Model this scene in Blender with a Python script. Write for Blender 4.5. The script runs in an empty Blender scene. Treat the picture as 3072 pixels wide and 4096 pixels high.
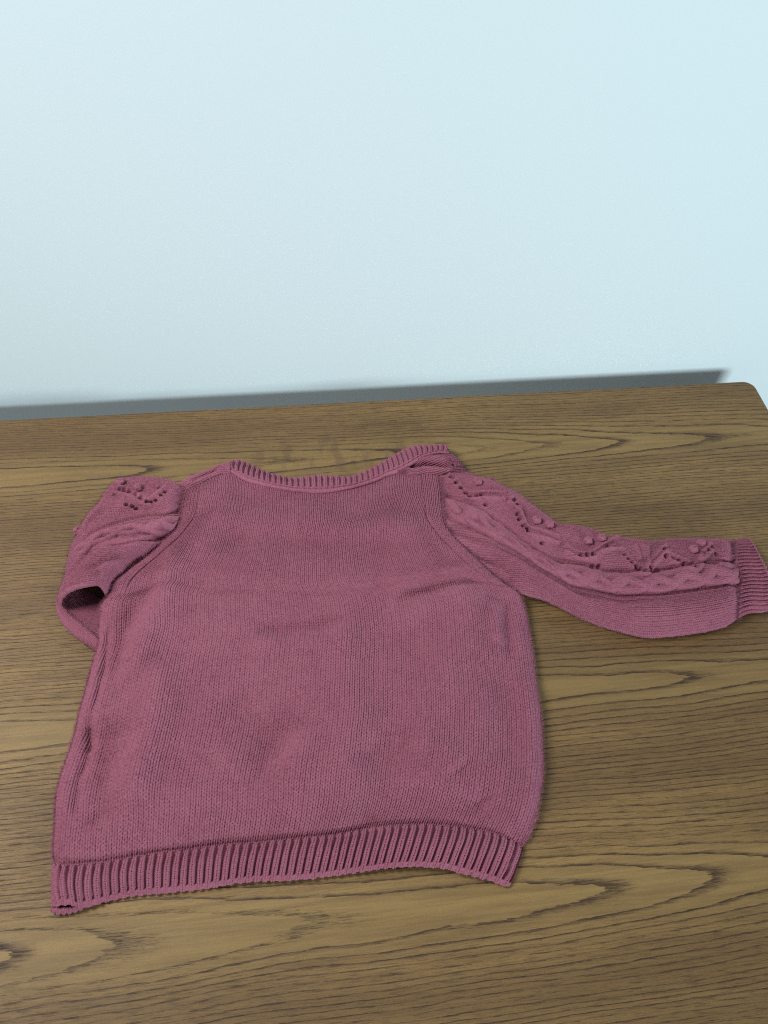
import bpy, math
import numpy as np
from mathutils import Matrix, Vector
rng = np.random.default_rng(7)
S = bpy.context.scene
C = S.collection

# ------------------------------------------------------------------ camera
FPX, CX, CY, H = 3076.0, 1536.0, 2048.0, 0.53      # focal length in photo pixels, centre, height over the table
AX_Y = np.array([-541.303, -4081.186, FPX]); AX_Y /= np.linalg.norm(AX_Y)      # table depth direction
AX_X = np.array([34448.3, -2250.6, FPX]); AX_X -= AX_X @ AX_Y * AX_Y; AX_X /= np.linalg.norm(AX_X)
AX_Z = np.cross(AX_X, AX_Y)
ROT = np.array([AX_X, AX_Y, AX_Z])                 # world axes seen from the camera (x right, y down, z forward)
cam = bpy.data.cameras.new('camera')
cam.sensor_fit = 'VERTICAL'; cam.sensor_height = 36.0; cam.lens = 36.0 * FPX / 4096.0
cam.clip_start = 0.01; cam.clip_end = 50
camo = bpy.data.objects.new('camera', cam); C.objects.link(camo)
r_, d_, f_ = ROT[:, 0], ROT[:, 1], ROT[:, 2]
camo.matrix_world = Matrix(((r_[0], -d_[0], -f_[0], 0), (r_[1], -d_[1], -f_[1], 0), (r_[2], -d_[2], -f_[2], H), (0, 0, 0, 1)))
S.camera = camo

# ------------------------------------------------------------------ light
w = bpy.data.worlds.new('World'); S.world = w; w.use_nodes = True
bg = w.node_tree.nodes['Background']; bg.inputs[0].default_value = (0.80, 0.90, 1.0, 1); bg.inputs[1].default_value = 0.175
def area(name, loc, target, size, power, col, sy=None):
    l = bpy.data.lights.new(name, 'AREA'); l.energy = power; l.color = col; l.size = size
    if sy: l.shape = 'RECTANGLE'; l.size_y = sy
    o = bpy.data.objects.new(name, l); C.objects.link(o); o.location = loc
    o.rotation_euler = (Vector(target) - Vector(loc)).to_track_quat('-Z', 'Y').to_euler()
    return o
area('window_light', (1.30, -1.70, 0.52), (0.03, 0.56, 0.20), 1.0, 20.0, (0.86, 0.965, 1.0), 0.60).data.spread = math.radians(105)
area('side_window_light', (-0.66, 0.44, 0.92), (0.08, 0.34, 0.0), 0.45, 7.6, (1.0, 0.97, 0.95), 0.40).data.spread = math.radians(130)
S.cycles.filter_width = 1.1; S.cycles.use_denoising = False
S.view_settings.view_transform = 'Standard'; S.view_settings.look = 'None'
S.view_settings.exposure = 0.0; S.view_settings.gamma = 1.0; S.view_settings.use_curve_mapping = False

# ------------------------------------------------------------------ helpers
def un(px, py, z=0.0):
    px = np.asarray(px, float); py = np.asarray(py, float); z = np.asarray(z, float)
    d = np.stack([px - CX, py - CY, np.full(px.shape, FPX)], -1) @ ROT.T
    t = (z - H) / d[..., 2]
    p = d * t[..., None]; p[..., 2] = z
    return p
def proj(P):
    q = (P - np.array([0, 0, H])) @ ROT
    return q[..., 0] / q[..., 2] * FPX + CX, q[..., 1] / q[..., 2] * FPX + CY
def curve3(pts, n=400):
    """smooth curve through photo points (x, y, height in mm) -> n points evenly spaced"""
    a = np.array(pts, float); P = un(a[:, 0], a[:, 1], a[:, 2] / 1000)
    return resample(catmull(P), n)
def catmull(P, m=24):
    Q = np.vstack([2 * P[0] - P[1], P, 2 * P[-1] - P[-2]]); out = []
    t = np.linspace(0, 1, m, endpoint=False)[:, None]
    for i in range(1, len(Q) - 2):
        p0, p1, p2, p3 = Q[i - 1], Q[i], Q[i + 1], Q[i + 2]
        out.append(.5 * (2 * p1 + (p2 - p0) * t + (2 * p0 - 5 * p1 + 4 * p2 - p3) * t ** 2 + (3 * p1 - p0 - 3 * p2 + p3) * t ** 3))
    out.append(P[-1][None]); return np.vstack(out)
def resample(P, n):
    L = np.r_[0, np.cumsum(np.linalg.norm(np.diff(P, axis=0), axis=1))]
    s = np.linspace(0, L[-1], n)
    return np.stack([np.interp(s, L, P[:, k]) for k in range(3)], 1)
def clen(P): return np.linalg.norm(np.diff(P, axis=0), axis=1).sum()
def at(Cv, t):
    x = np.clip(np.asarray(t), 0, 1) * (len(Cv) - 1); i = np.minimum(x.astype(int), len(Cv) - 2); f = (x - i)[..., None]
    return Cv[i] * (1 - f) + Cv[i + 1] * f
def coons(B, T, L, R, U, V):
    """bottom, top run along u; left, right along v"""
    u, v = U[..., None], V[..., None]
    c = (1 - v) * at(B, U) + v * at(T, U) + (1 - u) * at(L, V) + u * at(R, V)
    return c - ((1 - u) * (1 - v) * B[0] + u * (1 - v) * B[-1] + (1 - u) * v * T[0] + u * v * T[-1])
def grid(nu, nv):
    V, U = np.meshgrid(np.linspace(0, 1, nv), np.linspace(0, 1, nu), indexing='ij')
    return U, V
def normals(P):
    du = np.gradient(P, axis=1); dv = np.gradient(P, axis=0)
    n = np.cross(du, dv); n /= np.linalg.norm(n, axis=-1, keepdims=True) + 1e-12
    n[n[..., 2] < 0] *= -1 if (n[..., 2] < 0).mean() > .5 else 1
    return n
def sm(a, b, x): t = np.clip((x - a) / (b - a), 0, 1); return t * t * (3 - 2 * t)
_perm = rng.permutation(1024)
_val = rng.random(1024)
def vnoise(x, y, seed=0):
    xi = np.floor(x).astype(int); yi = np.floor(y).astype(int); fx = x - xi; fy = y - yi
    fx = fx * fx * (3 - 2 * fx); fy = fy * fy * (3 - 2 * fy)
    h = lambda i, j: _val[_perm[(_perm[(i + seed * 57) % 1024] + j) % 1024]]
    return (h(xi, yi) * (1 - fx) + h(xi + 1, yi) * fx) * (1 - fy) + (h(xi, yi + 1) * (1 - fx) + h(xi + 1, yi + 1) * fx) * fy * 1.0 - .5
def rnd(i, j, seed=0): return _val[_perm[(_perm[(i.astype(int) + seed * 91) % 1024] + j.astype(int)) % 1024]]
def dist_line(X, Y, line):
    D = np.full(X.shape, 1e9)
    for a, b in zip(line[:-1], line[1:]):
        d = b - a; t = np.clip(((X - a[0]) * d[0] + (Y - a[1]) * d[1]) / (d @ d + 1e-12), 0, 1)
        D = np.minimum(D, np.hypot(X - a[0] - t * d[0], Y - a[1] - t * d[1]))
    return D
def fold(P, pts, amp, width, z=8):
    """ridge (+) or valley (-), mm, along photo points; fades at both ends"""
    a = np.array(pts, float); Lw = catmull(un(a[:, 0], a[:, 1], np.full(len(a), z / 1000)), 5)[:, :2]
    X, Y = P[..., 0], P[..., 1]; D = np.full(X.shape, 1e9); T = np.zeros(X.shape); n = len(Lw) - 1
    for k in range(n):
        p, q = Lw[k], Lw[k + 1]; d = q - p
        t = np.clip(((X - p[0]) * d[0] + (Y - p[1]) * d[1]) / (d @ d + 1e-12), 0, 1)
        dd = np.hypot(X - p[0] - t * d[0], Y - p[1] - t * d[1]); m = dd < D
        D[m] = dd[m]; T[m] = ((k + t) / n)[m]
    fade = sm(0, .22, T) * sm(1, .78, T)
    return amp / 1000 * np.exp(-(D / (width / 1000)) ** 2) * fade
def add_obj(name, mesh, mat, parent=None):
    o = bpy.data.objects.new(name, mesh); C.objects.link(o)
    if mat: mesh.materials.append(mat)
    if parent: o.parent = parent
    return o
def grid_mesh(name, P, mat, parent, U=None, V=None, hole=None, wrap=False):
    nv, nu = P.shape[:2]
    idx = np.arange(nu * nv).reshape(nv, nu)
    q = np.stack([idx[:-1, :-1], idx[:-1, 1:], idx[1:, 1:], idx[1:, :-1]], -1).reshape(-1, 4)
    if hole is not None:
        hq = (hole[:-1, :-1] | hole[1:, 1:] | hole[:-1, 1:] | hole[1:, :-1]).reshape(-1); q = q[~hq]
    me = bpy.data.meshes.new(name)
    me.vertices.add(nu * nv); me.vertices.foreach_set('co', P.reshape(-1).astype(np.float32))
    me.loops.add(q.size); me.loops.foreach_set('vertex_index', q.reshape(-1).astype(np.int32))
    me.polygons.add(len(q)); me.polygons.foreach_set('loop_start', np.arange(0, q.size, 4, dtype=np.int32))
    me.polygons.foreach_set('loop_total', np.full(len(q), 4, np.int32))
    me.polygons.foreach_set('use_smooth', np.ones(len(q), bool))
    me.update(calc_edges=True)
    return add_obj(name, me, mat, parent)

# stitches -------------------------------------------------------------
def stockinette(s, t, seed=0, slant=.55):
    """height 0..1 of knit V stitches; s columns, t rows"""
    s = s + .14 * vnoise(s * .5, t * .35, seed + 3) + .06 * vnoise(s * 2.1, t * 1.3, seed + 4)
    t = t + .25 * vnoise(s * .7, t * .25, seed + 5)
    c = np.floor(s); u = s - c
    side = np.where(u < .5, -1., 1.)
    uu = np.where(u < .5, .5 - u, u - .5)                   # 0 in the middle of the V, .5 at its edge
    h = np.zeros(s.shape)
    base = t - uu * slant * 2 * .9
    for k in (-1, 0, 1):
        r = np.round(base) + k
        jit = rnd(c * 2 + (side > 0) + 300, r + 400, seed)
        a = (base - r)                                       # along the leg
        across = (uu - .238 - .03 * a + .03 * (jit - .5)) / .242
        along = a / .74
        e = 1 - across ** 2 - along ** 2
        hh = np.sqrt(np.clip(e, 0, 1)) * (.88 + .24 * jit) - .26 * a    # upper end tucks under the next stitch
        h = np.maximum(h, hh)
    return h - .10 * np.exp(-((.5 - uu) / .075) ** 2)
def purl(s, t, seed=0):
    c = np.floor(s); u = s - c
    tt = t + .25 * np.cos(2 * np.pi * u) + .2 * vnoise(s, t * .5, seed + 9)
    return .35 + .45 * np.abs(np.sin(np.pi * tt))
def rib(q, t, duty=.62, depth=1.7, seed=0, open_=None):
    """q counts ribs, t rows; returns mm"""
    q = q + .06 * vnoise(q * .8, t * .2, seed + 1)
    u = q - np.floor(q)
    k = u < duty
    s = np.where(k, np.floor(q) + u / duty * .999, 0)
    hk = stockinette(s, t, seed, .35) * 1.5
    ramp = np.minimum(u, np.abs(duty - u)); ramp = np.clip(np.minimum(u, duty - u) / (duty * .22), 0, 1)
    hk = hk * (.35 + .65 * np.sqrt(ramp))
    hp = purl((u - duty) / (1 - duty), t, seed) * .55 - depth * np.sin(np.pi * np.clip((u - duty) / (1 - duty), 0, 1)) ** .6
    if open_ is not None: hp = hp * open_ + (1 - open_) * .55 * hk.mean()
    return np.where(k, hk, hp)

# ------------------------------------------------------------------ materials
def nt(name):
    m = bpy.data.materials.new(name); m.use_nodes = True; t = m.node_tree; t.nodes.clear()
    out = t.nodes.new('ShaderNodeOutputMaterial'); b = t.nodes.new('ShaderNodeBsdfPrincipled'); t.links.new(b.outputs[0], out.inputs[0])
    return m, t, b
class N:
    """tiny expression helper for shader math"""
    def __init__(s, t): s.t = t
    def m(s, op, a, b=None, c=None, clamp=False):
        n = s.t.nodes.new('ShaderNodeMath'); n.operation = op; n.use_clamp = clamp
        for i, x in enumerate((a, b, c)):
            if x is None: continue
            if isinstance(x, (int, float)): n.inputs[i].default_value = x
            else: s.t.links.new(x, n.inputs[i])
        return n.outputs[0]
    def comb(s, x, y, z):
        n = s.t.nodes.new('ShaderNodeCombineXYZ')
        for i, v in enumerate((x, y, z)):
            if isinstance(v, (int, float)): n.inputs[i].default_value = v
            else: s.t.links.new(v, n.inputs[i])
        return n.outputs[0]
    def noise(s, vec, scale, detail=2, rough=.5):
        n = s.t.nodes.new('ShaderNodeTexNoise'); n.inputs['Scale'].default_value = scale; n.inputs['Detail'].default_value = detail
        n.inputs['Roughness'].default_value = rough; s.t.links.new(vec, n.inputs['Vector']); return n.outputs['Fac']
    def ramp(s, f, stops):
        n = s.t.nodes.new('ShaderNodeValToRGB'); e = n.color_ramp.elements
        while len(e) < len(stops): e.new(.5)
        for k, (p, c) in enumerate(stops): e[k].position = p; e[k].color = (*c, 1)
        s.t.links.new(f, n.inputs[0]); return n.outputs[0]
    def step(s, x, a, b):
        n = s.t.nodes.new('ShaderNodeMapRange'); n.interpolation_type = 'SMOOTHSTEP'
        n.inputs['From Min'].default_value = a; n.inputs['From Max'].default_value = b
        s.t.links.new(x, n.inputs['Value']); return n.outputs['Result']
    def mix(s, f, a, b, mode='MIX'):
        n = s.t.nodes.new('ShaderNodeMix'); n.data_type = 'RGBA'; n.blend_type = mode
        for i, x in ((0, f), (6, a), (7, b)):
            if isinstance(x, (int, float)): n.inputs[i].default_value = x
            elif isinstance(x, tuple): n.inputs[i].default_value = (*x, 1)
            else: s.t.links.new(x, n.inputs[i])
        return n.outputs[2]
    def coord(s):
        n = s.t.nodes.new('ShaderNodeTexCoord'); return n.outputs['Object']
    def sep(s, v):
        n = s.t.nodes.new('ShaderNodeSeparateXYZ'); s.t.links.new(v, n.inputs[0]); return n.outputs

def yarn_material():
    m, t, b = nt('dusty_rose_yarn'); n = N(t); co = n.coord()
    f1 = n.noise(co, 900, 3, .7); f2 = n.noise(co, 32, 4, .65); f3 = n.noise(co, 3500, 2, .6)
    c = n.ramp(f1, [(.28, (.208, .060, .094)), (.5, (.282, .092, .138)), (.74, (.37, .135, .19))])
    c = n.mix(n.m('MULTIPLY', n.step(f2, .38, .62), .38), c, (.325, .118, .165))
    c = n.mix(n.m('MULTIPLY', n.step(f3, .62, .75), .30), c, (.47, .22, .30))
    t.links.new(c, b.inputs['Base Color'])
    b.inputs['Roughness'].default_value = .92; b.inputs['Specular IOR Level'].default_value = .15
    b.inputs['Sheen Weight'].default_value = .14; b.inputs['Sheen Roughness'].default_value = .5
    b.inputs['Sheen Tint'].default_value = (.95, .70, .80, 1)
    bp = t.nodes.new('ShaderNodeBump'); bp.inputs['Strength'].default_value = .55; bp.inputs['Distance'].default_value = .0004
    t.links.new(n.m('ADD', f1, f3), bp.inputs['Height']); t.links.new(bp.outputs[0], b.inputs['Normal'])
    return m
YARN = yarn_material()

def wood_material():
    m, t, b = nt('oak_veneer'); n = N(t); co = n.coord(); x, y, z = n.sep(co)
    sv = lambda kx, ky, off=0.0: n.comb(n.m('MULTIPLY_ADD', x, kx, off), n.m('MULTIPLY', y, ky), z)
    nz = lambda kx, ky, off=0.0, det=2, ro=.5: n.m('SUBTRACT', n.noise(sv(kx, ky, off), 1.0, det, ro), .5)
    # waver of the growth rings: slow drift, small bends, ragged pore-sized jitter
    yy = n.m('ADD', y, n.m('MULTIPLY', nz(2.6, 9), .022))
    yy = n.m('ADD', yy, n.m('MULTIPLY', nz(13, 60, 3.0, 3, .6), .0040))
    # arches: every axis has its own cut through the rings; the nearest one shows
    d = v = None
    for k, (yc, sl, c0) in enumerate(AXES):
        dk = n.m('ABSOLUTE', n.m('SUBTRACT', yy, yc))
        hk = n.m('ADD', n.m('MULTIPLY_ADD', x, sl, c0), n.m('MULTIPLY', nz(4.5, 8, 7.0 + 5 * k, 2), .008))
        vk = n.m('ADD', n.m('SQRT', n.m('ADD', n.m('MULTIPLY', dk, dk), n.m('MULTIPLY', hk, hk))), .37 * k)
        if d is None: d, v = dk, vk
        else:
            near = n.m('LESS_THAN', dk, d)
            v = n.m('ADD', n.m('MULTIPLY', near, vk), n.m('MULTIPLY', n.m('SUBTRACT', 1.0, near), v)); d = n.m('MINIMUM', d, dk)
    v = n.m('ADD', v, n.m('MULTIPLY', nz(.9, 34, 11.0, 2), .0042))
    v = n.m('ADD', v, n.m('MULTIPLY', nz(90, 420, 21.0, 2, .6), .0007))
    q = n.m('DIVIDE', v, .0027)
    ph = n.m('FRACT', q); rid = n.m('FLOOR', q)
    rw = n.noise(n.comb(n.m('MULTIPLY', rid, 7.31), .3, .7), 1.0, 0)          # every ring its own strength
    rw = n.step(rw, .28, .66)
    brk = n.step(n.noise(sv(34, 620, 31.0), 1.0, 3, .65), .40, .56)           # lines break up along the grain
    dark = n.m('MULTIPLY', n.m('SUBTRACT', 1.0, n.step(ph, .06, .40)), n.step(ph, 0.0, .04))
    thin = n.m('MULTIPLY', n.m('SUBTRACT', 1.0, n.step(ph, .06, .24)), n.step(ph, 0.0, .03))
    p1 = n.noise(sv(55, 1150), 1.0, 3, .7); p2 = n.noise(sv(85, 1250, 5.0), 1.0, 2, .6); p3 = n.noise(sv(9, 210, 9.0), 1.0, 4, .65)
    por = n.m('MULTIPLY', n.step(p1, .53, .60), n.m('MULTIPLY_ADD', dark, 1.1, n.m('MULTIPLY_ADD', n.step(d, .006, .032), .34, .08)), clamp=True)
    por2 = n.m('MULTIPLY', n.step(p2, .55, .62), n.m('MULTIPLY_ADD', dark, .7, n.m('MULTIPLY_ADD', n.step(d, .006, .032), .40, .10)), clamp=True)
    broad = n.noise(sv(1.6, 15, 2.0), 1.0, 4, .6)
    col = n.mix(n.step(broad, .32, .68), (.158, .091, .034), (.255, .156, .057))
    col = n.mix(n.m('MULTIPLY', n.m('SUBTRACT', 1.0, n.step(d, .006, .032)), .55), col, (.275, .184, .068))      # pale sapwood along the arches
    col = n.mix(n.m('MULTIPLY', n.step(p3, .36, .68), .50), col, (.118, .066, .027))
    col = n.mix(n.m('MULTIPLY', n.m('MULTIPLY', dark, rw), .66), col, (.080, .042, .022))
    col = n.mix(n.m('MULTIPLY', n.m('MULTIPLY', thin, n.m('MULTIPLY', brk, n.m('MULTIPLY_ADD', rw, .6, .4))), .88), col, (.026, .014, .011))
    col = n.mix(n.m('MULTIPLY', por, .70), col, (.036, .020, .014))
    col = n.mix(n.m('MULTIPLY', por2, .72), col, (.050, .028, .018))
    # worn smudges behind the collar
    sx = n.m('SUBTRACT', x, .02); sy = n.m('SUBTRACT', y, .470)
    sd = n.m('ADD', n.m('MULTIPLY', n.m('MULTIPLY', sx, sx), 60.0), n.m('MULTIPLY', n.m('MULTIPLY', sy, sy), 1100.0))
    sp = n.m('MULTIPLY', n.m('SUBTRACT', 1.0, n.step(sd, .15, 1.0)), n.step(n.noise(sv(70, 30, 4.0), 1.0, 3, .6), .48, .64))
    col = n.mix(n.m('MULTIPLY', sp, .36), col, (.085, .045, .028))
    # scattered tiny pits
    sk = n.noise(co, 420, 1, .5); col = n.mix(n.m('MULTIPLY', n.step(sk, .80, .84), .7), col, (.05, .035, .03))
    t.links.new(col, b.inputs['Base Color'])
    t.links.new(n.m('MULTIPLY_ADD', por, .2, n.m('MULTIPLY_ADD', broad, .18, .46)), b.inputs['Roughness'])
    b.inputs['Specular IOR Level'].default_value = .30
    bp = t.nodes.new('ShaderNodeBump'); bp.inputs['Strength'].default_value = .22; bp.inputs['Distance'].default_value = .0004
    t.links.new(n.m('SUBTRACT', 1.0, n.m('MAXIMUM', por, n.m('MAXIMUM', por2, n.m('MULTIPLY', thin, brk)))), bp.inputs['Height']); t.links.new(bp.outputs[0], b.inputs['Normal'])
    return m
AXES = ((.088, .025, .0375), (.2225, .022, .032), (.463, .028, .029), (-.07, .017, .052))
WOOD = wood_material()

def wall_material():
    m, t, b = nt('pale_wall_paint'); n = N(t); co = n.coord()
    f = n.noise(co, 2.2, 2, .5); c = n.mix(f, (.635, .755, .785), (.665, .78, .805))
    t.links.new(c, b.inputs['Base Color']); b.inputs['Roughness'].default_value = .7; b.inputs['Specular IOR Level'].default_value = .25
    bp = t.nodes.new('ShaderNodeBump'); bp.inputs['Strength'].default_value = .03; bp.inputs['Distance'].default_value = .001
    t.links.new(n.noise(co, 380, 3, .6), bp.inputs['Height']); t.links.new(bp.outputs[0], b.inputs['Normal'])
    return m

# ------------------------------------------------------------------ setting: wall, table
EDGE_Y, EDGE_X, GAP = .536, .4515, .0245
U, V = grid(60, 60)
P = np.stack([-2.2 + U * 4.6, np.full(U.shape, EDGE_Y + GAP), -.80 + V * 2.6], -1)
wall = grid_mesh('wall', P, wall_material(), None)
wall['kind'] = 'structure'

def rounded_slab(x0, x1, y0, y1, z0, z1, rc, rb, seg=10, bs=5):
    """slab with rounded corners in plan and a rounded top edge"""
    def ring(ins, z):
        pts = []; r = rc - ins
        for cx, cy, a0 in ((x1 - rc, y1 - rc, 0), (x0 + rc, y1 - rc, 90), (x0 + rc, y0 + rc, 180), (x1 - rc, y0 + rc, 270)):
            for k in range(seg + 1):
                a = math.radians(a0 + 90 * k / seg); pts.append((cx + r * math.cos(a), cy + r * math.sin(a), z))
        return pts
    rings = [ring(rb, z0)] + [ring(rb * (1 - math.sin(a)), z0 + rb * (1 - math.cos(a))) for a in np.linspace(0, math.pi / 2, bs)[1:]]
    rings += [ring(rb * (1 - math.cos(a)), z1 - rb * (1 - math.sin(a))) for a in np.linspace(0, math.pi / 2, bs)]
    n = len(rings[0]); v = [p for r in rings for p in r]; f = []
    for j in range(len(rings) - 1):
        for k in range(n): f.append((j * n + k, j * n + (k + 1) % n, (j + 1) * n + (k + 1) % n, (j + 1) * n + k))
    f.append(tuple(range(n))[::-1]); f.append(tuple((len(rings) - 1) * n + k for k in range(n)))
    me = bpy.data.meshes.new('slab'); me.from_pydata(v, [], f); me.update(); return me
table = bpy.data.objects.new('table', None); C.objects.link(table)
table['label'] = 'brown oak table with wavy dark grain standing against the pale wall'; table['category'] = 'table'
X0, Y0 = -.62, -.22
add_obj('table_top', rounded_slab(X0, EDGE_X, Y0, EDGE_Y, -.028, 0, .012, .004), WOOD, table)
for lx in (X0 + .06, EDGE_X - .06):
    for ly in (Y0 + .06, EDGE_Y - .06):
        add_obj('leg', rounded_slab(lx - .025, lx + .025, ly - .025, ly + .025, -.74, -.026, .006, .003, 4, 3), WOOD, table)

# ------------------------------------------------------------------ the sweater
sw = bpy.data.objects.new('knitted_sweater', None); C.objects.link(sw); sw.location = (0, .28, 0)
sw['label'] = 'dusty rose knitted child sweater lying flat on the brown table, one sleeve tucked under'; sw['category'] = 'sweater'
bpy.context.view_layer.update()
ORG = np.array([0, .28, 0])
def place(name, P, parent=sw, hole=None, mat=None):
    return grid_mesh(name, P - ORG, mat or YARN, parent, hole=hole)
YARN_MM = 1.4

# body outline
L_low = curve3([(213, 3446, 2), (216, 3372, 2), (225, 3293, 2), (230, 3197, 2), (248, 3112, 2), (273, 3040, 2), (303, 2944, 2), (321, 2865, 2), (345, 2775, 2), (369, 2684, 2), (395, 2598, 4), (396, 2532, 6), (398, 2477, 8), (404, 2432, 11), (430, 2396, 14)])
L_up = curve3([(430, 2396, 14), (452, 2345, 15), (505, 2300, 15), (568, 2252, 15), (626, 2200, 15), (682, 2145, 14), (716, 2096, 14), (722, 2050, 13), (726, 2010, 13), (738, 1959, 12)])
R_low = curve3([(2092, 3384, 2), (2125, 3318, 2), (2145, 3251, 2), (2158, 3165, 2), (2167, 3079, 2), (2165, 2999, 2), (2161, 2900, 2), (2152, 2810, 2), (2138, 2716, 2), (2126, 2608, 2), (2108, 2500, 3), (2096, 2440, 5), (2078, 2390, 8), (2040, 2362, 12)])
R_up = curve3([(2040, 2362, 12), (1985, 2322, 14), (1925, 2265, 15), (1865, 2205, 15), (1812, 2150, 15), (1780, 2100, 14), (1771, 2045, 14), (1767, 1970, 13), (1758, 1907, 12)])
B_c = curve3([(213, 3446, 2), (258, 3462, 8), (349, 3456, 9), (451, 3444, 8), (560, 3423, 7), (656, 3408, 7), (753, 3398, 7), (831, 3386, 7), (903, 3378, 7), (1054, 3368, 7), (1150, 3356, 8), (1316, 3340, 8), (1448, 3318, 8), (1548, 3304, 9), (1647, 3297, 9), (1747, 3300, 9), (1846, 3310, 9), (1913, 3320, 8), (1979, 3334, 8), (2039, 3356, 7), (2092, 3384, 2)])
T_c = curve3([(738, 1959, 12), (797, 1935, 12), (875, 1896, 12), (917, 1892, 12), (978, 1923, 11), (1044, 1944, 11), (1134, 1962, 10), (1200, 1971, 10), (1281, 1976, 10), (1400, 1958, 10), (1500, 1930, 11), (1548, 1909, 12), (1601, 1892, 12), (1659, 1905, 12), (1702, 1900, 12), (1758, 1907, 12)])
fl = .5 * (clen(L_low) + clen(R_low)); fu = .5 * (clen(L_up) + clen(R_up)); TA = fl / (fl + fu)
def two(a, b, n=900):
    na = int(n * TA); return np.vstack([resample(a, na), resample(b, n - na + 1)[1:]])
Lc, Rc = two(L_low, L_up), two(R_low, R_up)
ROWS, COLS = 134, 98
nu, nv = COLS * 8 + 1, ROWS * 5 + 1
U, V = grid(nu, nv)
P = coons(B_c, T_c, Lc, Rc, U, V)
Wd = np.linalg.norm(at(Rc, V[:, 0]) - at(Lc, V[:, 0]), axis=1)[:, None]
low = 1 - sm(TA - .06, TA + .04, V)
dl, dr = U * Wd, (1 - U) * Wd
lin = lambda a, b: a[2] * (1 - V) + b[2] * V
P[..., 2] = (1 - V) * at(B_c, U)[..., 2] + V * at(T_c, U)[..., 2] \
    + np.exp(-(dl / .032) ** 2) * (at(Lc, V)[..., 2] - lin(B_c[0], T_c[0])) * (U < .5) + np.exp(-(dr / .032) ** 2) * (at(Rc, V)[..., 2] - lin(B_c[-1], T_c[-1])) * (U >= .5)
def roundp(d, R): return np.sqrt(np.clip(1 - (1 - np.clip(d / R, 0, 1)) ** 2, 0, 1))
side = roundp(dl, .020) * roundp(dr, .020)
low2 = 1 - sm(TA - .18, TA + .30, V)
crown = .0085 * side * low2 * sm(-.02, .11, V) + .003 * (1 - low2) * np.sin(np.pi * U) ** .6 * (1 - sm(.9, 1, V))
mid = .0025 * sm(0, .12, V) * sm(1, .85, V) * sm(0, .2, U) * sm(1, .8, U)
P[..., 2] += crown + mid
bf = [  # folds, in photo points
    ([(700, 2085), (850, 2082), (1000, 2092), (1250, 2115), (1500, 2132), (1680, 2150), (1800, 2175)], 2.0, 13),
    ([(800, 2175), (1000, 2185), (1250, 2200), (1500, 2200), (1700, 2225)], -1.8, 12),
    ([(1560, 2335), (1680, 2318), (1800, 2300), (1930, 2285)], -1.2, 8),
    ([(1480, 2375), (1650, 2352), (1800, 2332), (1960, 2318)], 1.7, 9),
    ([(1600, 2470), (1750, 2440), (1880, 2400), (1960, 2370)], 2.0, 8),
    ([(1560, 2420), (1700, 2395), (1850, 2365), (1930, 2350)], -1.6, 5),
    ([(1010, 2530), (1150, 2545), (1300, 2540), (1420, 2515)], -1.8, 8),
    ([(980, 2580), (1150, 2600), (1320, 2590), (1460, 2560)], 1.6, 9),
    ([(735, 2180), (705, 2260), (670, 2370), (620, 2500), (560, 2640), (520, 2760)], 3.2, 10),
    ([(560, 2420), (520, 2520), (480, 2640), (450, 2740)], -2.0, 9),
    ([(665, 2620), (650, 2740), (632, 2880), (600, 3020), (550, 3160), (500, 3260)], 4.0, 12),
    ([(455, 2850), (430, 2980), (420, 3100), (400, 3240), (410, 3340)], -3.6, 12),
    ([(372, 2800), (352, 2890), (355, 2960), (335, 3060), (308, 3130), (302, 3220), (290, 3320)], -2.8, 5),
    ([(350, 2900), (360, 2960), (362, 3020)], -2.0, 3.5),
    ([(440, 2480), (425, 2600), (400, 2750), (375, 2860)], -1.4, 3.0),
    ([(410, 2480), (400, 2600), (375, 2750), (345, 2860), (322, 2960)], 1.6, 4),
    ([(1240, 2900), (1180, 3050), (1080, 3180), (950, 3280)], 1.8, 12),
    ([(900, 2760), (980, 2860), (1100, 2960), (1220, 3030)], -2.2, 14),
    ([(1460, 2960), (1520, 3060), (1500, 3180), (1400, 3260)], -2.4, 13),
    ([(1620, 2960), (1740, 3020), (1860, 3120), (1900, 3220)], 2.2, 13),
    ([(1820, 3060), (1880, 3140), (1960, 3240)], -2.0, 10),
    ([(1330, 2420), (1370, 2600), (1400, 2800), (1380, 3000), (1340, 3180)], 1.2, 12),
    ([(2028, 2380), (2022, 2470), (2030, 2560), (2050, 2650)], -2.0, 6.0),
    ([(1985, 2400), (1975, 2500), (1990, 2600)], 2.0, 6),
    ([(1990, 2660), (2010, 2800), (2030, 2960), (2040, 3100)], -1.4, 9),
    ([(2105, 2640), (2125, 2800), (2130, 3000), (2122, 3160), (2090, 3280)], 1.5, 5),
    ([(1640, 2260), (1760, 2330), (1860, 2440), (1900, 2560)], 1.4, 12),
]
for pts, a, wd in bf: P[..., 2] += 1.7 * fold(P, pts, a, wd, 11) * (.25 + .75 * np.minimum(side + (1 - low), 1))
P[..., 2] += (.0058 * vnoise(P[..., 0] * 19, P[..., 1] * 15, 2) + .0034 * vnoise(P[..., 0] * 45, P[..., 1] * 38, 8)) * sm(0, .08, U) * sm(1, .92, U) * sm(0, .05, V) * sm(1, .93, V)
P[..., 2] -= .0022 * np.exp(-(V / .012) ** 2)                       # tuck above the hem band
P[..., 2] = np.maximum(P[..., 2], .0016)
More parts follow.
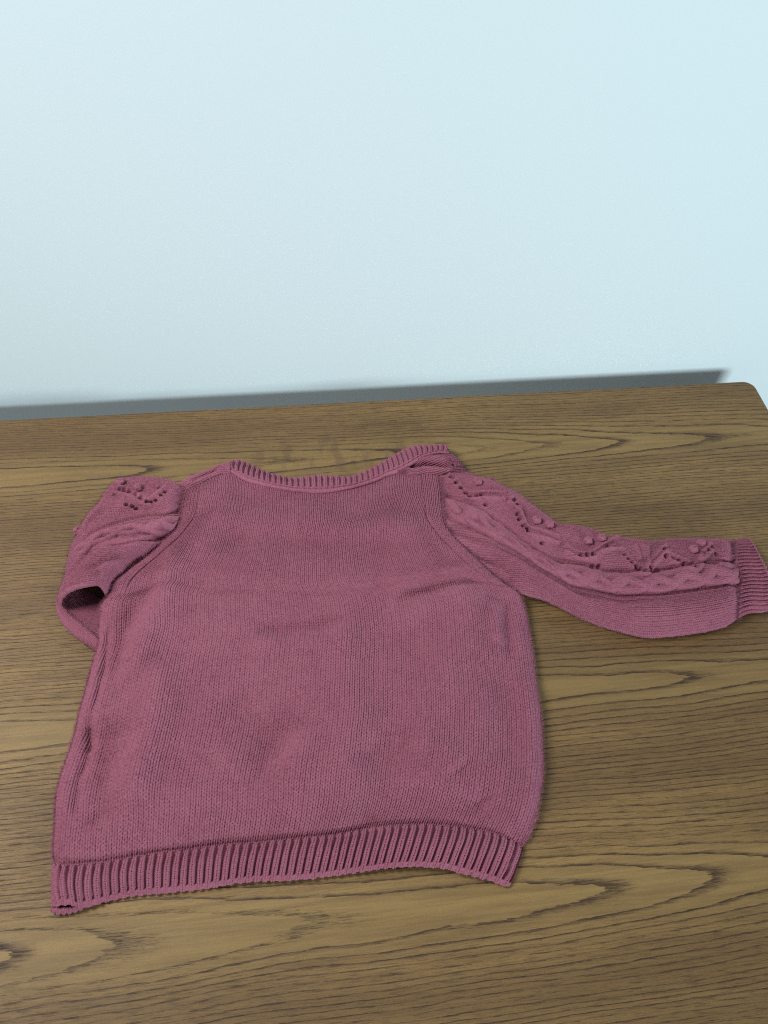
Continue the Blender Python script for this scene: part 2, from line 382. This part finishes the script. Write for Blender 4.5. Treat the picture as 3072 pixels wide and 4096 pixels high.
# stitches: columns end at the armhole; the last five run along the seam
ncol = COLS * (1 - .26 * sm(TA, .98, V))
t = V * ROWS
s = (U - .5) * ncol + 200
hs = stockinette(s, t, 1)
de = np.minimum(U, 1 - U) * ncol
band = sm(TA - .02, TA + .05, V) * (de < 5.2)
sb = stockinette(de * 1.0 + 50, t, 2) * 1.45
hs = np.where(band > .5, sb, hs)
seamline = np.exp(-((de - 5.2) / .35) ** 2) * sm(TA - .02, TA + .05, V) * sm(.93, .80, V)
disp = hs * YARN_MM - seamline * 2.0
disp -= 1.9 * np.exp(-(de / .45) ** 2) * (1 - low)                    # sewn armhole seam
PB = P
P = P + normals(P) * (disp / 1000)[..., None]
bump_loops = None
place('back_panel', P)

# hem ribbing
HB = curve3([(211, 3626, 3), (238, 3612, 9), (284, 3608, 10), (316, 3620, 6), (385, 3606, 4), (451, 3589, 3), (542, 3572, 3), (632, 3563, 3), (723, 3555, 3), (813, 3545, 3), (903, 3530, 4), (994, 3517, 4), (1150, 3511, 4), (1249, 3503, 4), (1349, 3490, 4), (1448, 3477, 5), (1548, 3464, 6), (1647, 3457, 7), (1714, 3459, 7), (1780, 3465, 7), (1846, 3483, 6), (1913, 3500, 5), (1979, 3518, 4), (2016, 3534, 3), (2040, 3541, 2)])
HL = curve3([(211, 3626, 3), (209, 3534, 2), (213, 3446, 2)]); HR = curve3([(2040, 3541, 2), (2058, 3500, 2), (2090, 3411, 2), (2092, 3384, 2)])
RIBS = 57
U, V = grid(RIBS * 14 + 1, 110)
P = coons(HB, B_c, HL, HR, U, V)
P[..., 2] += .0042 * np.sin(np.pi * V) ** .8 * sm(0, .03, U) * sm(1, .97, U) + .0015 * vnoise(U * 12, V * 1.5, 5) * np.sin(np.pi * V)
P[..., 2] -= .0016 * np.exp(-((1 - V) / .06) ** 2)
op = sm(.02, .10, V) * sm(1.0, .93, V)
bead = .55 * np.sqrt(np.clip(1 - ((V - .035) / .035) ** 2, 0, 1))
disp = rib(U * RIBS, V * 17, .64, 2.2, 11, op)
disp = np.where(V < .07, np.maximum(disp * .75, bead * (.8 + .5 * vnoise(U * RIBS * 3, V * 20, 3))), disp)
edge_j = .0005 * (vnoise(U * RIBS * 2.0, V * 0, 6) + .6 * vnoise(U * RIBS * 5, V * 0, 16)) * sm(.12, 0, V)
P[..., 1] += edge_j
P = P + normals(P) * (disp / 1000)[..., None]
# the cast-on edge rolls under, as thick as the yarn
Nn = P[0] - P[3]; Nn[:, 2] = 0; Nn /= np.linalg.norm(Nn, axis=1, keepdims=True) + 1e-9
Nn[:12] = Nn[12]; Nn[-12:] = Nn[-13]
def roll(row, out, thick=.0026, k=7):
    z1 = np.maximum(row[:, 2] - thick, .0006); res = []
    for a in np.linspace(0, np.pi, k)[1:]:
        q = row + out * (.0011 * np.sin(a)); q[:, 2] = z1 + (row[:, 2] - z1) * (.5 + .5 * np.cos(a)); res.append(q)
    for dd in (.002, .006):
        q = row - out * dd; q[:, 2] = z1; res.append(q)
    return np.stack(res[::-1])
place('hem_ribbing', np.vstack([roll(P[0], Nn), P]))

# neckband
NB = curve3([(905, 1893, 12), (930, 1896, 12), (978, 1925, 12), (1044, 1945, 11), (1134, 1963, 11), (1200, 1972, 11), (1281, 1977, 11), (1400, 1959, 11), (1500, 1931, 12), (1548, 1909, 13), (1601, 1890, 14), (1645, 1866, 15), (1693, 1834, 15), (1751, 1818, 14), (1794, 1817, 11)])
NT = curve3([(905, 1857, 8), (923, 1847, 8), (953, 1843, 9), (984, 1851, 9), (1044, 1881, 9), (1104, 1901, 9), (1154, 1912, 9), (1199, 1912, 9), (1263, 1903, 9), (1335, 1906, 9), (1400, 1907, 9), (1450, 1890, 10), (1500, 1866, 11), (1572, 1825, 12), (1620, 1797, 12), (1669, 1783, 12), (1717, 1784, 12), (1775, 1780, 10), (1792, 1796, 9)])
NL = curve3([(905, 1893, 12), (900, 1875, 11), (905, 1857, 8)]); NR = curve3([(1794, 1817, 11), (1795, 1806, 10), (1792, 1796, 9)])
NR_ = 42
U, V = grid(NR_ * 14 + 1, 80)
P = coons(NB, NT, NL, NR, U, V)
P[..., 2] += .0030 * np.sin(np.pi * V ** .8)
op = sm(.26, .34, V) * sm(.97, .86, V)
disp = rib(U * NR_, V * 9, .56, 1.8, 21, op)
chain = np.abs(np.sin(np.pi * (U * NR_ * 1.6 + .5))) * .35
rope = 1.1 * np.sqrt(np.clip(1 - ((V - .10 - .02 * vnoise(U * 20, V * 0, 3)) / .085) ** 2, 0, 1)) * (.8 + chain)
disp = np.where(V < .19, rope - .35, disp - .9 * np.exp(-((V - .20) / .03) ** 2))
P = P + normals(P) * (disp / 1000)[..., None]
# the band's back face turns down to the table
tail = P[-1:] + np.stack([np.stack([np.zeros(P.shape[1]), np.full(P.shape[1], .0008 * k), -.0016 * k * np.ones(P.shape[1])], -1) for k in range(1, 6)])
tail[..., 2] = np.maximum(tail[..., 2], .001)
place('neckband', np.vstack([P, tail]))

# ------------------------------------------------------------------ sleeves
def surf_pts(P, pts):
    """points on a surface seen at the given photo points"""
    px, py = proj(P[::3, ::3]); Q = P[::3, ::3].reshape(-1, 3); px = px.ravel(); py = py.ravel()
    return np.array([Q[np.argmin((px - a) ** 2 + (py - b) ** 2)] for a, b in pts])
def trace(P, pts, width, fade=False):
    L = catmull(surf_pts(P, pts), 8)[:, :2]
    return np.exp(-(dist_line(P[..., 0], P[..., 1], L) / (width / 1000)) ** 2)
def line_uv(X, Y, L):
    D = np.full(X.shape, 1e9); Sg = np.zeros(X.shape); T = np.zeros(X.shape); n = len(L) - 1
    for k in range(n):
        p, q = L[k], L[k + 1]; d = q - p
        t = np.clip(((X - p[0]) * d[0] + (Y - p[1]) * d[1]) / (d @ d + 1e-12), 0, 1)
        ex, ey = X - p[0] - t * d[0], Y - p[1] - t * d[1]; dd = np.hypot(ex, ey); m = dd < D
        D[m] = dd[m]; T[m] = ((k + t) / n)[m]; Sg[m] = (dd * np.sign(d[0] * ey - d[1] * ex))[m]
    return Sg, T
def pits(P, pts, r):
    out = np.zeros(P.shape[:2])
    for c in surf_pts(P, pts):
        d = np.hypot(P[..., 0] - c[0], (P[..., 1] - c[1]) * 1.15)
        out = np.maximum(out, np.exp(-(d / (r / 1000)) ** 4))
    return out
def cable(w_, ph):
    """twisted rope, w_ -1..1 across, ph turns along; 0..1"""
    h = np.zeros(w_.shape)
    for k in range(3):
        a = 2 * np.pi * (ph + k / 3)
        c = .58 * np.sin(a); z_ = .30 * np.cos(2 * a)
        h = np.maximum(h, np.sqrt(np.clip(1 - ((w_ - c) / .44) ** 2, 0, 1)) * .8 + z_ * .9 * (np.abs(w_ - c) < .44))
    return h
def bobble(P, pts, parent, r=3.7):
    for i, c in enumerate(surf_pts(P, pts)):
        n_ = 20; A, Bq = np.meshgrid(np.linspace(0, 2 * np.pi, 29), np.linspace(0, np.pi, n_))
        rr = r / 1000 * (1 + .18 * vnoise(A * 2.2 + i * 7, Bq * 3, 4) * 2 + .05 * np.sin(A * 5 + Bq * 4))
        Q = np.stack([rr * np.sin(Bq) * np.cos(A), rr * np.sin(Bq) * np.sin(A), rr * .92 * np.cos(Bq)], -1)
        Q[:, -1] = Q[:, 0]
        place('bobble', Q + c + np.array([0, 0, .0026]), parent)

# right sleeve, stretched out
SL = curve3([(2040, 2362, 12), (2069, 2362, 10), (2100, 2380, 8), (2159, 2399, 6), (2217, 2423, 4), (2305, 2464, 3), (2393, 2502, 2), (2510, 2538, 2), (2598, 2552, 2), (2715, 2543, 2), (2803, 2531, 2), (2891, 2509, 2), (2949, 2474, 3)])
ST = curve3([(1857, 1888, 9), (1910, 1913, 8), (1963, 1934, 7), (2021, 1970, 7), (2079, 1999, 6), (2127, 2038, 6), (2175, 2078, 6), (2223, 2117, 6), (2252, 2130, 5), (2293, 2132, 5), (2352, 2140, 5), (2399, 2156, 5), (2428, 2173, 5), (2510, 2179, 5), (2557, 2186, 5), (2604, 2189, 5), (2686, 2177, 5), (2756, 2172, 5), (2826, 2172, 5), (2891, 2173, 5), (2938, 2166, 5)])
SS = curve3([(2040, 2362, 12), (1985, 2322, 14), (1925, 2265, 15), (1865, 2205, 15), (1812, 2150, 15), (1780, 2100, 14), (1771, 2045, 14), (1767, 1970, 13), (1758, 1907, 12), (1800, 1893, 12), (1857, 1888, 9)])
SE = curve3([(2949, 2474, 3), (2946, 2430, 10), (2950, 2386, 13), (2957, 2333, 13), (2946, 2290, 13), (2938, 2234, 12), (2940, 2200, 10), (2938, 2166, 5)])
SROWS, SCOLS = 120, 30
U, V = grid(SROWS * 6 + 1, SCOLS * 11 + 1)
P = coons(SL, ST, SS, SE, U, V)
v1 = np.interp(U, [0, .08, .16, .28, .40, .55, .70, .85, 1], [.56, .50, .45, .36, .325, .335, .35, .355, .36])
v2 = np.interp(U, [0, .08, .16, .28, .40, .55, .70, .85, 1], [.72, .69, .65, .58, .55, .56, .57, .60, .64])
free = sm(.0, .16, U) * sm(1, .94, U)
edge = roundp(V, .16) * roundp(1 - V, .10)
P[..., 2] += free * (.010 * edge)
val = np.exp(-((V - (v1 - .055)) / .055) ** 2) * sm(.06, .2, U) * sm(.8, .5, U)
P[..., 2] -= .0042 * val
P[..., 2] += .0022 * np.exp(-((V - .5 * v1) / .10) ** 2) * sm(.05, .2, U)
P[..., 2] += .0036 * vnoise(P[..., 0] * 28, P[..., 1] * 28, 12) * free + .0030 * vnoise(P[..., 0] * 60, P[..., 1] * 60, 15) * free * sm(.5, .7, V)
P[..., 2] += fold(P, [(1800, 2150), (1870, 2165), (1950, 2190), (2040, 2240), (2120, 2320)], 2.6, 6) + fold(P, [(1860, 2230), (1940, 2250), (2020, 2300), (2080, 2350)], -2.2, 5) + fold(P, [(1790, 2070), (1860, 2085), (1960, 2120)], 2.4, 6)
for a_, sg in (([(1776, 2060), (1830, 2068), (1900, 2086)], -1), ([(1782, 2095), (1850, 2108), (1930, 2134)], 1), ([(1800, 2135), (1870, 2158), (1960, 2196)], -1), ([(1830, 2172), (1900, 2200), (1990, 2246)], 1), ([(1868, 2210), (1940, 2244), (2020, 2290)], -1), ([(1905, 2246), (1970, 2282), (2040, 2324)], 1), ([(1945, 2282), (2000, 2316), (2060, 2346)], -1)):
    P[..., 2] += fold(P, [(2 * a_[0][0] - a_[1][0], 2 * a_[0][1] - a_[1][1])] + a_, sg * 2.4, 3.6, 13) * sm(0, .012, U)
P[..., 2] = np.maximum(P[..., 2], .0016)
cab = (V > v1) & (V < v2)
s, t = V * SCOLS, U * SROWS
disp = stockinette(s, t, 31) * YARN_MM
wv = (V - .5 * (v1 + v2)) / (.5 * (v2 - v1))
cb = cable(wv * 1.05, U * 3.4)
disp = np.where(cab, 4.3 * cb * sm(0, .05, U) + .4 * disp, disp)
lace = V > v2
disp = np.where(lace, disp * .85 + .5, disp)
for vv in (v1, v2): disp -= 3.2 * np.exp(-((V - vv) / .016) ** 2) * sm(0, .04, U)
zig = [[(1795, 1910), (1825, 1930), (1850, 1965), (1880, 1985), (1912, 1988), (1960, 1985), (2020, 1988)],
       [(2040, 2000), (2070, 2030), (2095, 2090), (2115, 2125), (2160, 2140), (2230, 2160)],
       [(2270, 2200), (2322, 2228), (2372, 2226), (2420, 2195), (2480, 2190)],
       [(2495, 2215), (2513, 2245), (2543, 2272), (2580, 2292), (2600, 2270), (2640, 2225), (2660, 2207)],
       [(2660, 2207), (2690, 2235), (2738, 2258), (2785, 2272), (2815, 2228), (2845, 2195)]]
for zz in zig:
    a = np.array(zz, float)
    disp += 2.8 * trace(P, list(map(tuple, a + [0, 14])), 1.9) + 2.3 * trace(P, list(map(tuple, a + [0, -13])), 1.7)
eye = [(1804, 1840 + 75), (1812, 1917), (1830, 1936), (1848, 1960), (1866, 1980), (1884, 1991), (1908, 1989), (1930, 1987), (1944, 2024), (2061, 2007), (2071, 2024), (2072, 2060), (2079, 2084), (2094, 2107),
       (2107, 2122), (2112, 2132), (2168, 2174), (2323, 2228), (2348, 2225), (2373, 2224), (2371, 2263), (2395, 2262), (2432, 2192), (2498, 2227), (2513, 2244), (2526, 2257), (2543, 2271), (2562, 2283), (2580, 2291), (2636, 2284), (2600, 2275),
       (2659, 2207), (2665, 2229), (2692, 2236), (2712, 2245), (2738, 2257), (2762, 2268), (2786, 2271), (2815, 2224), (2832, 2210), (2847, 2193), (2866, 2219), (2862, 2262), (2943, 2248)]
hl = pits(P, eye, 1.9)
disp -= 6.0 * hl
leafs = [[(2570, 2190), (2578, 2230)], [(2590, 2195), (2596, 2240)], [(2546, 2190), (2556, 2235)]]
for lf in leafs: disp += 2.0 * trace(P, lf, 2.0)
disp += .45 * np.sin(V * 70 + 3 * vnoise(V * 9, U * 3, 2)) * np.exp(-(U / .06) ** 2) * sm(.05, .2, V)
disp -= 1.1 * np.exp(-(U / .008) ** 2)
PS = P + normals(P) * (disp / 1000)[..., None]
PS[..., 2] = np.maximum(PS[..., 2], .0010)
rs = place('sleeve', PS)
rs['label'] = 'sleeve spread out to the right with cable braid, lace holes and bobbles'
bobble(P, [(1910, 1936), (1962, 1932), (2144, 2090), (2194, 2104), (2349, 2172), (2404, 2162), (2768, 2206), (2802, 2182)], rs)
# cuff
KE = curve3([(3080, 2436, 3), (3088, 2420, 9), (3092, 2385, 11), (3088, 2340, 11), (3066, 2292, 11), (3040, 2240, 10), (3014, 2185, 8), (2990, 2154, 5)])
KL = curve3([(2949, 2474, 3), (2996, 2455, 3), (3049, 2451, 3), (3080, 2436, 3)]); KT = curve3([(2938, 2166, 5), (2960, 2160, 5), (2990, 2154, 5)])
CR = 22
U, V = grid(70, CR * 14 + 1)
P = coons(KL, KT, SE, KE, U, V)
P[..., 2] += .002 * np.sin(np.pi * V) ** .5 + .0012 * vnoise(V * 9, U, 3)
disp = rib((1 - V) * CR, U * 14, .60, 1.0, 41, sm(.03, .16, U) * sm(1, .93, U)) - 1.3 * np.exp(-(U / .035) ** 2)
P = P + normals(P) * (disp / 1000)[..., None]; P[..., 2] = np.maximum(P[..., 2], .001)
place('cuff', P, rs)

# left sleeve: its shoulder end only, the rest is folded under the body
ll = [(430, 2396, 14), (423, 2377, 17), (403, 2365, 20), (362, 2373, 20), (320, 2388, 17), (278, 2408, 12), (247, 2432, 6)]
FL = curve3(ll)
FS = np.vstack([L_up, curve3([(738, 1959, 12), (730, 1950, 12)], 10)[1:]])
FS = resample(FS, 400)
FE = curve3([(247, 2432, 6), (250, 2399, 6), (270, 2333, 6), (280, 2248, 6), (304, 2170, 6), (350, 2080, 6), (399, 2031, 6), (432, 1977, 6), (468, 1937, 6)])
FT = curve3([(730, 1950, 12), (700, 1942, 10), (634, 1925, 8), (562, 1920, 7), (507, 1925, 6), (468, 1937, 6)])
U, V = grid(60 * 6 + 1, 36 * 11 + 1)
P = coons(FL, FT, FS, FE, U, V)
edge = roundp(1 - U, .22) * roundp(1 - V, .12)
P[..., 2] += .009 * edge * sm(0, .15, U) + .006 * np.sin(np.pi * np.clip(U, 0, 1)) * sm(.5, .1, V)
P[..., 2] += .0040 * vnoise(P[..., 0] * 40, P[..., 1] * 40, 22) * sm(0, .1, U)
ff = [([(780, 2110), (700, 2128), (620, 2148), (540, 2156)], -1.4, 3.2), ([(720, 2150), (650, 2178), (570, 2196), (480, 2210)], 1.4, 3.4), ([(690, 2190), (610, 2222), (530, 2246), (440, 2262)], -1.5, 3.4), ([(640, 2240), (560, 2268), (490, 2284), (400, 2304)], 1.4, 3.4), ([(580, 2284), (510, 2306), (440, 2324), (370, 2342)], -1.3, 3.2), ([(600, 2250), (520, 2270), (430, 2290), (340, 2330)], -2.0, 5), ([(640, 2190), (560, 2210), (470, 2215), (370, 2250)], 2.2, 6), ([(560, 2300), (480, 2320), (400, 2340)], 1.4, 5), ([(690, 2010), (600, 2010), (520, 2015), (440, 2050)], 1.5, 7)]
for a in ff: P[..., 2] += 1.8 * fold(P, *a, 18)
disp = stockinette(V * 36, U * 60, 51) * YARN_MM
g1 = trace(P, [(718, 2046), (660, 2058), (586, 2062), (489, 2086), (387, 2122), (330, 2160)], 1.5)
g2 = trace(P, [(690, 2140), (640, 2158), (538, 2166), (459, 2178), (370, 2205), (310, 2250)], 1.4)
rope = trace(P, [(715, 2095), (640, 2108), (560, 2114), (470, 2132), (390, 2160), (330, 2200)], 5.0)
CL = resample(catmull(surf_pts(P, [(715, 2095), (640, 2108), (560, 2114), (470, 2132), (390, 2160), (330, 2200)]), 8), 60)[:, :2]
sd_, al_ = line_uv(P[..., 0], P[..., 1], CL)
cw = sd_ / .0075
disp = np.where(np.abs(cw) < 1, 4.2 * cable(cw * 1.02, al_ * 1.2) * sm(0, .05, U) + .4 * disp, disp)
disp += .45 * np.sin(V * 75 + 3 * vnoise(V * 9, U * 2, 2)) * np.exp(-(U / .10) ** 2) * sm(.05, .2, V)
disp -= 3.0 * g1 + 2.4 * g2
eye = [(622, 2000), (604, 2008), (590, 2012), (645, 1982), (660, 1968), (640, 1955), (566, 1995), (545, 1985), (520, 1972), (498, 1965), (482, 1962), (460, 1980), (505, 2020), (530, 2026), (545, 2034), (378, 2062), (362, 2085), (345, 2105)]
for zz in ([(480, 1950), (520, 1965), (560, 1988), (600, 2000), (640, 1970), (665, 1955)], [(470, 1975), (520, 1990), (560, 2010), (605, 2022)], [(400, 2040), (360, 2090), (325, 2140)]):
    disp += 2.8 * trace(P, zz, 1.8)
disp -= 6.0 * pits(P, eye, 1.8)
disp -= 1.0 * np.exp(-(U / .012) ** 2)
PL = P + normals(P) * (disp / 1000)[..., None]; PL[..., 2] = np.maximum(PL[..., 2], .001)
on = PL[0] - PL[8]; on[:, 2] = 0; on /= np.linalg.norm(on, axis=1, keepdims=True) + 1e-9; on[:20] = on[20]
ls = place('sleeve', np.vstack([roll(PL[0], on, .0042), PL]))
ls['label'] = 'sleeve bent round at the shoulder and tucked under the body'
bobble(P, [(556, 1957), (484, 1936), (318, 2132)], ls)
# lower layer of the tucked sleeve: floor of the hollow and its rolled lip
LO = curve3([(243, 2424, 2), (240, 2445, 1.5), (248, 2480, 1.5), (278, 2522, 1.5), (326, 2564, 1.5), (387, 2606, 1.5), (450, 2640, 1.5)])
LI = curve3([(262, 2330, 2), (300, 2340, 2), (350, 2370, 2), (400, 2400, 2), (440, 2440, 2), (470, 2500, 2), (500, 2560, 2)])
La = curve3([(243, 2424, 2), (250, 2380, 2), (262, 2330, 2)]); Lb = curve3([(450, 2640, 1.5), (480, 2600, 2), (500, 2560, 2)])
U, V = grid(50 * 6 + 1, 24 * 10 + 1)
P = coons(LO, LI, La, Lb, U, V)
P[..., 2] += .0092 * np.sqrt(np.clip(1 - ((V - .15) / .15) ** 2, 0, 1)) * (V < .15) + (V >= .15) * (.0014 + .0078 * np.exp(-((V - .15) / .12) ** 2))
disp = stockinette(V * 24, U * 50, 61) * YARN_MM
P = P + normals(P) * (disp / 1000)[..., None]; P[..., 2] = np.maximum(P[..., 2], .0008)
place('sleeve_underside', P, ls)

# shoulder strips of the front, seen beyond the back
def strip(name, b, tp, l, r, nu_, nv_, seed, folds=(), cols=8, rows=40, bulge=3.0, eyes=()):
    Bc, Tc, Lc_, Rc_ = curve3(b), curve3(tp), curve3(l), curve3(r)
    U, V = grid(nu_, nv_); P = coons(Bc, Tc, Lc_, Rc_, U, V)
    P[..., 2] += bulge / 1000 * np.sin(np.pi * V)
    for f in folds: P[..., 2] += fold(P, *f, 13)
    d = stockinette(V * cols, U * rows, seed) * YARN_MM
    if eyes: d = d - 4.0 * pits(P, eyes, 1.5)
    P = P + normals(P) * (d / 1000)[..., None]; P[..., 2] = np.maximum(P[..., 2], .001)
    return place(name, P)
strip('shoulder_yoke', [(700, 1958, 10), (740, 1962, 12), (797, 1938, 12), (875, 1900, 12), (920, 1896, 12)],
      [(700, 1948, 5), (712, 1944, 5), (760, 1911, 6), (809, 1893, 7), (881, 1863, 8), (925, 1850, 9)],
      [(700, 1958, 10), (700, 1948, 5)], [(920, 1896, 12), (923, 1870, 12), (925, 1850, 9)], 241, 71, 71,
      [([(760, 1930), (810, 1908), (880, 1880)], -2.5, 2.2), ([(740, 1945), (800, 1922), (860, 1896), (905, 1880)], 1.5, 2.5)], 5, 40)
strip('shoulder_yoke', [(1590, 1900, 11), (1659, 1910, 11), (1702, 1905, 11), (1751, 1905, 11), (1800, 1896, 11), (1860, 1890, 8)],
      [(1590, 1886, 13), (1645, 1860, 13), (1693, 1830, 13), (1751, 1815, 12), (1796, 1814, 9), (1800, 1816, 7)],
      [(1590, 1900, 11), (1590, 1886, 13)], [(1860, 1890, 8), (1830, 1850, 6), (1800, 1816, 7)], 301, 131, 72,
      [([(1620, 1885), (1680, 1868), (1740, 1862), (1810, 1872)], -4.5, 3.5), ([(1610, 1893), (1650, 1890), (1700, 1882), (1780, 1886), (1830, 1890)], 3.5, 3), ([(1640, 1868), (1690, 1845), (1750, 1838), (1810, 1845)], 2.5, 3)],
      9, 46, 3.0, [(1803, 1840), (1813, 1862)])

# front of the sweater, lying underneath, and the undersides of the sleeves
def under(name, outline, parent, zc=1.2):
    a = np.array(outline, float); Q = un(a[:, 0], a[:, 1], np.full(len(a), .0012)); c = Q.mean(0)
    K = catmull(np.vstack([Q, Q[:1]]), 6); rr = np.linspace(0, 1, 14)[:, None, None]
    P = c + (K[None] - c) * rr * .985; P[..., 2] = .0012 + .0004 * vnoise(P[..., 0] * 300, P[..., 1] * 300, 3)
    return place(name, P, parent)
under('front_panel', [(222, 3630), (225, 3300), (300, 2960), (370, 2690), (410, 2560), (440, 2420), (560, 2290), (720, 2110), (745, 1975), (880, 1915), (1000, 1960), (1250, 2000), (1480, 1960), (1600, 1910), (1740, 1920), (1770, 2100), (1900, 2280), (2060, 2400), (2120, 2620), (2155, 2950), (2150, 3200), (2080, 3380), (2030, 3530), (1700, 3450), (1300, 3490), (900, 3522), (500, 3580), (320, 3620)], sw)
# its hem corner shows below the lifted back hem
b_ = [(211, 3640, 1.5), (226, 3651, 1.5), (270, 3650, 1.5), (318, 3637, 1.5), (360, 3614, 1.5)]
t_ = [(214, 3590, 2), (240, 3580, 2), (284, 3580, 2), (330, 3580, 2), (380, 3570, 2)]
Bc, Tc = curve3(b_), curve3(t_); Lq = curve3([b_[0], t_[0]]); Rq = curve3([b_[-1], t_[-1]])
U, V = grid(121, 60); P = coons(Bc, Tc, Lq, Rq, U, V)
P[..., 2] += .0030 * np.sqrt(np.clip(1 - ((V - .13) / .13) ** 2, 0, 1)) * (V < .26)
d = rib(U * 7, V * 8, .6, .5, 81) * .6 + .5; P = P + normals(P) * (d / 1000)[..., None]; P[..., 2] = np.maximum(P[..., 2], .0008)
fp = [o for o in sw.children if o.name == 'front_panel'][0]
place('front_hem', P, fp)

# loose fibres standing off the yarn
def fuzz(n=52000):
    V_, F_ = [], []
    src = [PB, PS, PL]; cnt = [.62, .25, .13]
    for A, c in zip(src, cnt):
        k = int(n * c); N3 = normals(A[::2, ::2]); Q = A[::2, ::2]
        i = rng.integers(1, Q.shape[0] - 1, k); j = rng.integers(1, Q.shape[1] - 1, k)
        m_ = k // 5; j[:m_] = rng.choice([1, 2, 3, Q.shape[1] - 3, Q.shape[1] - 2], m_)            # more along the edges, where they show
        p = Q[i, j]; nn = N3[i, j]
        tn = rng.normal(size=(k, 3)); tn -= (tn * nn).sum(1)[:, None] * nn; tn /= np.linalg.norm(tn, axis=1)[:, None] + 1e-9
        L = rng.uniform(.0014, .0044, k)[:, None]; wv = np.cross(tn, nn) * .00006
        a = p + nn * .0008; b1 = a + nn * L * .45 + tn * L * .35; c1 = b1 + nn * L * .10 + tn * L * .55 + rng.normal(size=(k, 3)) * .0003
        o = sum(len(v) for v in V_)
        V_.append(np.stack([a - wv, a + wv, b1 + wv, b1 - wv, c1], 1).reshape(-1, 3))
        base = o + np.arange(k)[:, None] * 5
        F_ += [tuple(f) for f in (base + [0, 1, 2]).tolist()] + [tuple(f) for f in (base + [0, 2, 3]).tolist()] + [tuple(f) for f in (base + [3, 2, 4]).tolist()]
    me = bpy.data.meshes.new('yarn_fuzz'); vv = np.vstack(V_) - ORG; vv[:, 2] = np.maximum(vv[:, 2], .0004)
    me.from_pydata(vv.tolist(), [], F_); me.update()
    o = add_obj('yarn_fuzz', me, YARN, sw); o['kind'] = 'stuff'
fuzz()
